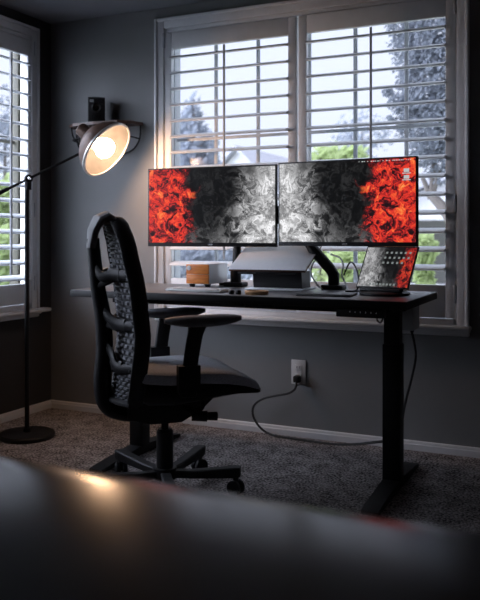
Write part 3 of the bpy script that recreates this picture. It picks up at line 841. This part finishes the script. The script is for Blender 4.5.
th = R(25.2)
def spot(u, v, Y):
    """world point at distance Y where the sight line towards a window spot runs"""
    a = (u-240)/F_
    d = Vector((-math.sin(th)+math.cos(th)*a, math.cos(th)+math.sin(th)*a, -(v-HY_)/F_))
    return Vector((0, 0, 1.09))+d*(Y/d.y)
# conifer across the street
p = spot(194, 93, 24)
cz = p.z-GZ
def cone(x0, h, r0):
    return [(x0+.15*math.sin(z*3), 0, z, max(.1, r0*(1-z/h)**.9)) for z in [h*k/22 for k in range(2, 22)]]
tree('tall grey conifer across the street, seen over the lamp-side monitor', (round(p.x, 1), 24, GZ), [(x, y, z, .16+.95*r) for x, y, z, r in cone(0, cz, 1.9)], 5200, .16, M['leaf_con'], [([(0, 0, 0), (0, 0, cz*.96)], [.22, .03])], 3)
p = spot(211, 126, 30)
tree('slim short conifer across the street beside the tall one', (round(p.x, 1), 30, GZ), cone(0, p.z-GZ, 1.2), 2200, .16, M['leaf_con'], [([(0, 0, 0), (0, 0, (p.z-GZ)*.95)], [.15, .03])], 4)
# broadleaf tree close to the window
p = spot(432, 100, 9.0)
bt = thing('tree', 'large grey-green broadleaf tree close to the window', 'tree', (round(p.x, 2), 9.0, GZ))
bl_ = []
for u, v, r_ in ((436, 40, .40), (420, 60, .34), (440, 90, .46), (425, 110, .36), (405, 98, .20), (412, 78, .20), (400, 45, .16), (392, 25, .12), (408, 30, .22), (436, 140, .38), (425, 150, .22), (455, 60, .5), (460, 120, .5), (470, 20, .5), (440, -10, .5), (398, 108, .12), (392, 118, .07), (445, 168, .24), (412, 118, .16), (388, 92, .08), (420, 10, .3), (404, 130, .13)):
    q = spot(u, v, 9.0)-Vector(bt.location); bl_.append((q.x, q.y, q.z, r_))
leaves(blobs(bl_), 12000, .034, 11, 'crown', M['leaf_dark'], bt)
tk = MB()
q0 = spot(458, 240, 9.0)-Vector(bt.location); q1 = spot(431, 194, 9.0)-Vector(bt.location)
tk.tube([(q0.x+.05, 0, 0), (q0.x, 0, q0.z), (q1.x, 0, q1.z)], [.10, .08, .05], 10)
for u, v in ((421, 174), (440, 170), (445, 60)):
    q = spot(u, v, 9.0)-Vector(bt.location); tk.tube([(q1.x, 0, q1.z-.05), (q.x, 0, q.z)], [.04, .022], 8)
tk.build('trunk', M['bark'], bt)
# bushes and hedges
k = 0
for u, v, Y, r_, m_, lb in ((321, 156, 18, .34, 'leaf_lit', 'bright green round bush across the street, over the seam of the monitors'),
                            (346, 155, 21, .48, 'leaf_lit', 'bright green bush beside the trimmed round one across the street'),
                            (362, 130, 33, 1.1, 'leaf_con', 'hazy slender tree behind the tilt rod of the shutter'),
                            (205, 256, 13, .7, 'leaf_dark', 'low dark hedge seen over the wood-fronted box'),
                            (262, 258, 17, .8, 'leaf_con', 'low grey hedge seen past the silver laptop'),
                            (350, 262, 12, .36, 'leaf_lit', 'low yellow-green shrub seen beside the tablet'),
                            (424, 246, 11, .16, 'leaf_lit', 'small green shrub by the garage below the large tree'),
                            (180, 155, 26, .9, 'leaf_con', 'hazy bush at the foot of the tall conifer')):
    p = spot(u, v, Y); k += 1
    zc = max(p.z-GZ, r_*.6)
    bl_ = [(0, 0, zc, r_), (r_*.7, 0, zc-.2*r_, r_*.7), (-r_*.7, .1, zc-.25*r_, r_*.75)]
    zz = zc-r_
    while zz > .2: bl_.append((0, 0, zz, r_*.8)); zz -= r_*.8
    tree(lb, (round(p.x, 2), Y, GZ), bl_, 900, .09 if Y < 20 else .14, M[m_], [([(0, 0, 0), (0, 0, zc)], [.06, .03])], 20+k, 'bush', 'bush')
def house(label, x, y, w, d, eave, ridge, wallm, gable_front=True, wins=()):
    h = thing('house', label, 'house', (x, y, GZ), group='houses across the street')
    MB().box((-w/2, 0, 0), (w/2, d, eave)).build('wall', wallm, h, smooth=False)
    if gable_front:
        S = [[(-w/2-.4, yy, eave-.05), (0, yy, ridge), (w/2+.4, yy, eave-.05), (w/2+.4, yy, eave+.12), (0, yy, ridge+.2), (-w/2-.4, yy, eave+.12)] for yy in (-.4, d+.4)]
        MB().loft(S).build('roof', M['roof'], h, smooth=False)
        g_ = MB(); g_.loft([[(-w/2, yy, eave-.01), (w/2, yy, eave-.01), (0, yy, ridge-.05)] for yy in (.0, .2)]).build('gable', wallm, h, smooth=False)
    else:
        S = [[(xx, -.5, eave-.05), (xx, d/2, ridge), (xx, d+.5, eave-.05), (xx, d+.5, eave+.1), (xx, d/2, ridge+.18), (xx, -.5, eave+.1)] for xx in (-w/2-.4, w/2+.4)]
        MB().loft(S).build('roof', M['roof'], h, smooth=False)
    for x0, z0, x1, z1 in wins:
        MB().box((x0, -.05, z0), (x1, .02, z1)).build('window', M['hwin'], h, smooth=False)
    return h
p = spot(238, 150, 36)
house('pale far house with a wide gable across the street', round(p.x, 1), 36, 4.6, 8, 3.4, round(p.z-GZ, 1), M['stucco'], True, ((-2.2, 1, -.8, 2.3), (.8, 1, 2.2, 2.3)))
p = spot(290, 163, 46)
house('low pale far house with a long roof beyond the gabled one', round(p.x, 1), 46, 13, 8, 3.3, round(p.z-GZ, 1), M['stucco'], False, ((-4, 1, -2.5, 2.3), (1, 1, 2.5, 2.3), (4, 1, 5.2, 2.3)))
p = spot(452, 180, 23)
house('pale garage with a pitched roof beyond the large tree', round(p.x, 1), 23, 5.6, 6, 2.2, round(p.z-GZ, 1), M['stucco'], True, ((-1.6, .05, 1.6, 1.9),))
# neighbour house past the side window
nh = thing('house', 'tall beige neighbour house with shuttered windows past the side window', 'house', (0, 0, GZ))
def spotx(u, v, X):
    a = (u-240)/F_
    d = Vector((-math.sin(th)+math.cos(th)*a, math.cos(th)+math.sin(th)*a, -(v-HY_)/F_))
    return Vector((0, 0, 1.09))+d*(X/d.x)
MB().box((-6.74, 7.6, 0), (-5.3, 8.8, 5.8)).build('wall', M['beige'], nh, smooth=False)
MB().box((-6.745, 7.57, 0), (-6.715, 7.62, 5.8), .004).build('corner_trim', M['stucco'], nh, smooth=False)
z = .3
while z < 5.5:
    for x_ in (-6.675, -6.63): MB().box((x_, 7.58, z), (x_+.03, 7.62, z+.22)).build('window_pane', M['hwin'], nh, smooth=False)
    z += .34
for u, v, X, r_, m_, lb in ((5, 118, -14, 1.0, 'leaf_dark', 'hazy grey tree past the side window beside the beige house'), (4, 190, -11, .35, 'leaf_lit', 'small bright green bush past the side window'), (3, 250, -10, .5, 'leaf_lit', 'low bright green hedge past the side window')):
    p = spotx(u, v, X); k += 1; zc = max(p.z-GZ, r_*.6)
    bl_ = [(0, 0, zc, r_), (-r_*.6, r_*.1, zc-.3*r_, r_*.7), (r_*.2, -r_*.8, zc-.2*r_, r_*.8)]
    zz = zc-r_
    while zz > .2: bl_.append((0, 0, zz, r_*.8)); zz -= r_*.8
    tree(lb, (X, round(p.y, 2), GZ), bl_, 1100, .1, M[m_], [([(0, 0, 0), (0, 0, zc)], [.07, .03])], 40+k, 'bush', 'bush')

# ------------------------------------------------------------------ sky and light
w = bpy.data.worlds.new('overcast_sky'); SC.world = w; w.use_nodes = True
nt = w.node_tree; nt.nodes.clear(); N = nt.nodes.new; L = nt.links.new
out = N('ShaderNodeOutputWorld'); bg = N('ShaderNodeBackground')
tc = N('ShaderNodeTexCoord'); sep = N('ShaderNodeSeparateXYZ'); L(tc.outputs['Generated'], sep.inputs[0])
el = N('ShaderNodeMapRange'); el.interpolation_type = 'SMOOTHSTEP'
el.inputs[1].default_value = .30; el.inputs[2].default_value = .85; el.inputs[3].default_value = 1.42; el.inputs[4].default_value = 2.6
L(sep.outputs['Z'], el.inputs[0])
dt = N('ShaderNodeVectorMath'); dt.operation = 'DOT_PRODUCT'; L(tc.outputs['Generated'], dt.inputs[0])
dt.inputs[1].default_value = Vector((-.76, -.42, .50)).normalized()
gl = N('ShaderNodeMapRange'); gl.interpolation_type = 'SMOOTHSTEP'  # glow added to the sky out of view, brightens the desk wall
gl.inputs[1].default_value = .6; gl.inputs[2].default_value = 1.0; gl.inputs[3].default_value = 0.0; gl.inputs[4].default_value = 17.0
L(dt.outputs['Value'], gl.inputs[0])
ad = N('ShaderNodeMath'); ad.operation = 'ADD'; L(el.outputs[0], ad.inputs[0]); L(gl.outputs[0], ad.inputs[1])
bg.inputs['Color'].default_value = (.69, .735, .885, 1)
L(ad.outputs[0], bg.inputs['Strength']); L(bg.outputs[0], out.inputs[0])
w.cycles.sampling_method = 'AUTOMATIC'
def portal(name, loc, rot, sx, sy):
    l = bpy.data.lights.new(name, 'AREA'); l.shape = 'RECTANGLE'; l.size = sx; l.size_y = sy
    l.cycles.is_portal = True
    o = bpy.data.objects.new(name, l); C.objects.link(o); o.location = loc; o.rotation_euler = rot
portal('sky_portal', (-1.50, WY+T+.01, 1.49), (R(-90), 0, 0), 1.75, 1.72)
portal('sky_portal', (LX-T-.01, 2.75, 1.49), (0, R(-90), 0), 1.72, 2.05)

# ------------------------------------------------------------------ camera
cam = bpy.data.cameras.new('camera'); co = bpy.data.objects.new('camera', cam); C.objects.link(co)
co.location = (0, 0, 1.09); co.rotation_euler = (R(90), 0, th)
cam.sensor_width = 36; cam.sensor_fit = 'AUTO'; cam.lens = 774/600*36
cam.shift_y = -(300-236)/600
cam.clip_start = .02; cam.clip_end = 400
cam.dof.use_dof = True; cam.dof.focus_distance = 3.55; cam.dof.aperture_fstop = 3.2
SC.camera = co
SC.view_settings.view_transform = 'Standard'; SC.view_settings.look = 'None'
SC.view_settings.gamma = 1; SC.view_settings.exposure = 0.0
SC.view_settings.use_curve_mapping = False
SC.cycles.use_denoising = True
SC.cycles.max_bounces = 10; SC.cycles.diffuse_bounces = 5; SC.cycles.transparent_max_bounces = 12
SC.cycles.sample_clamp_indirect = 8
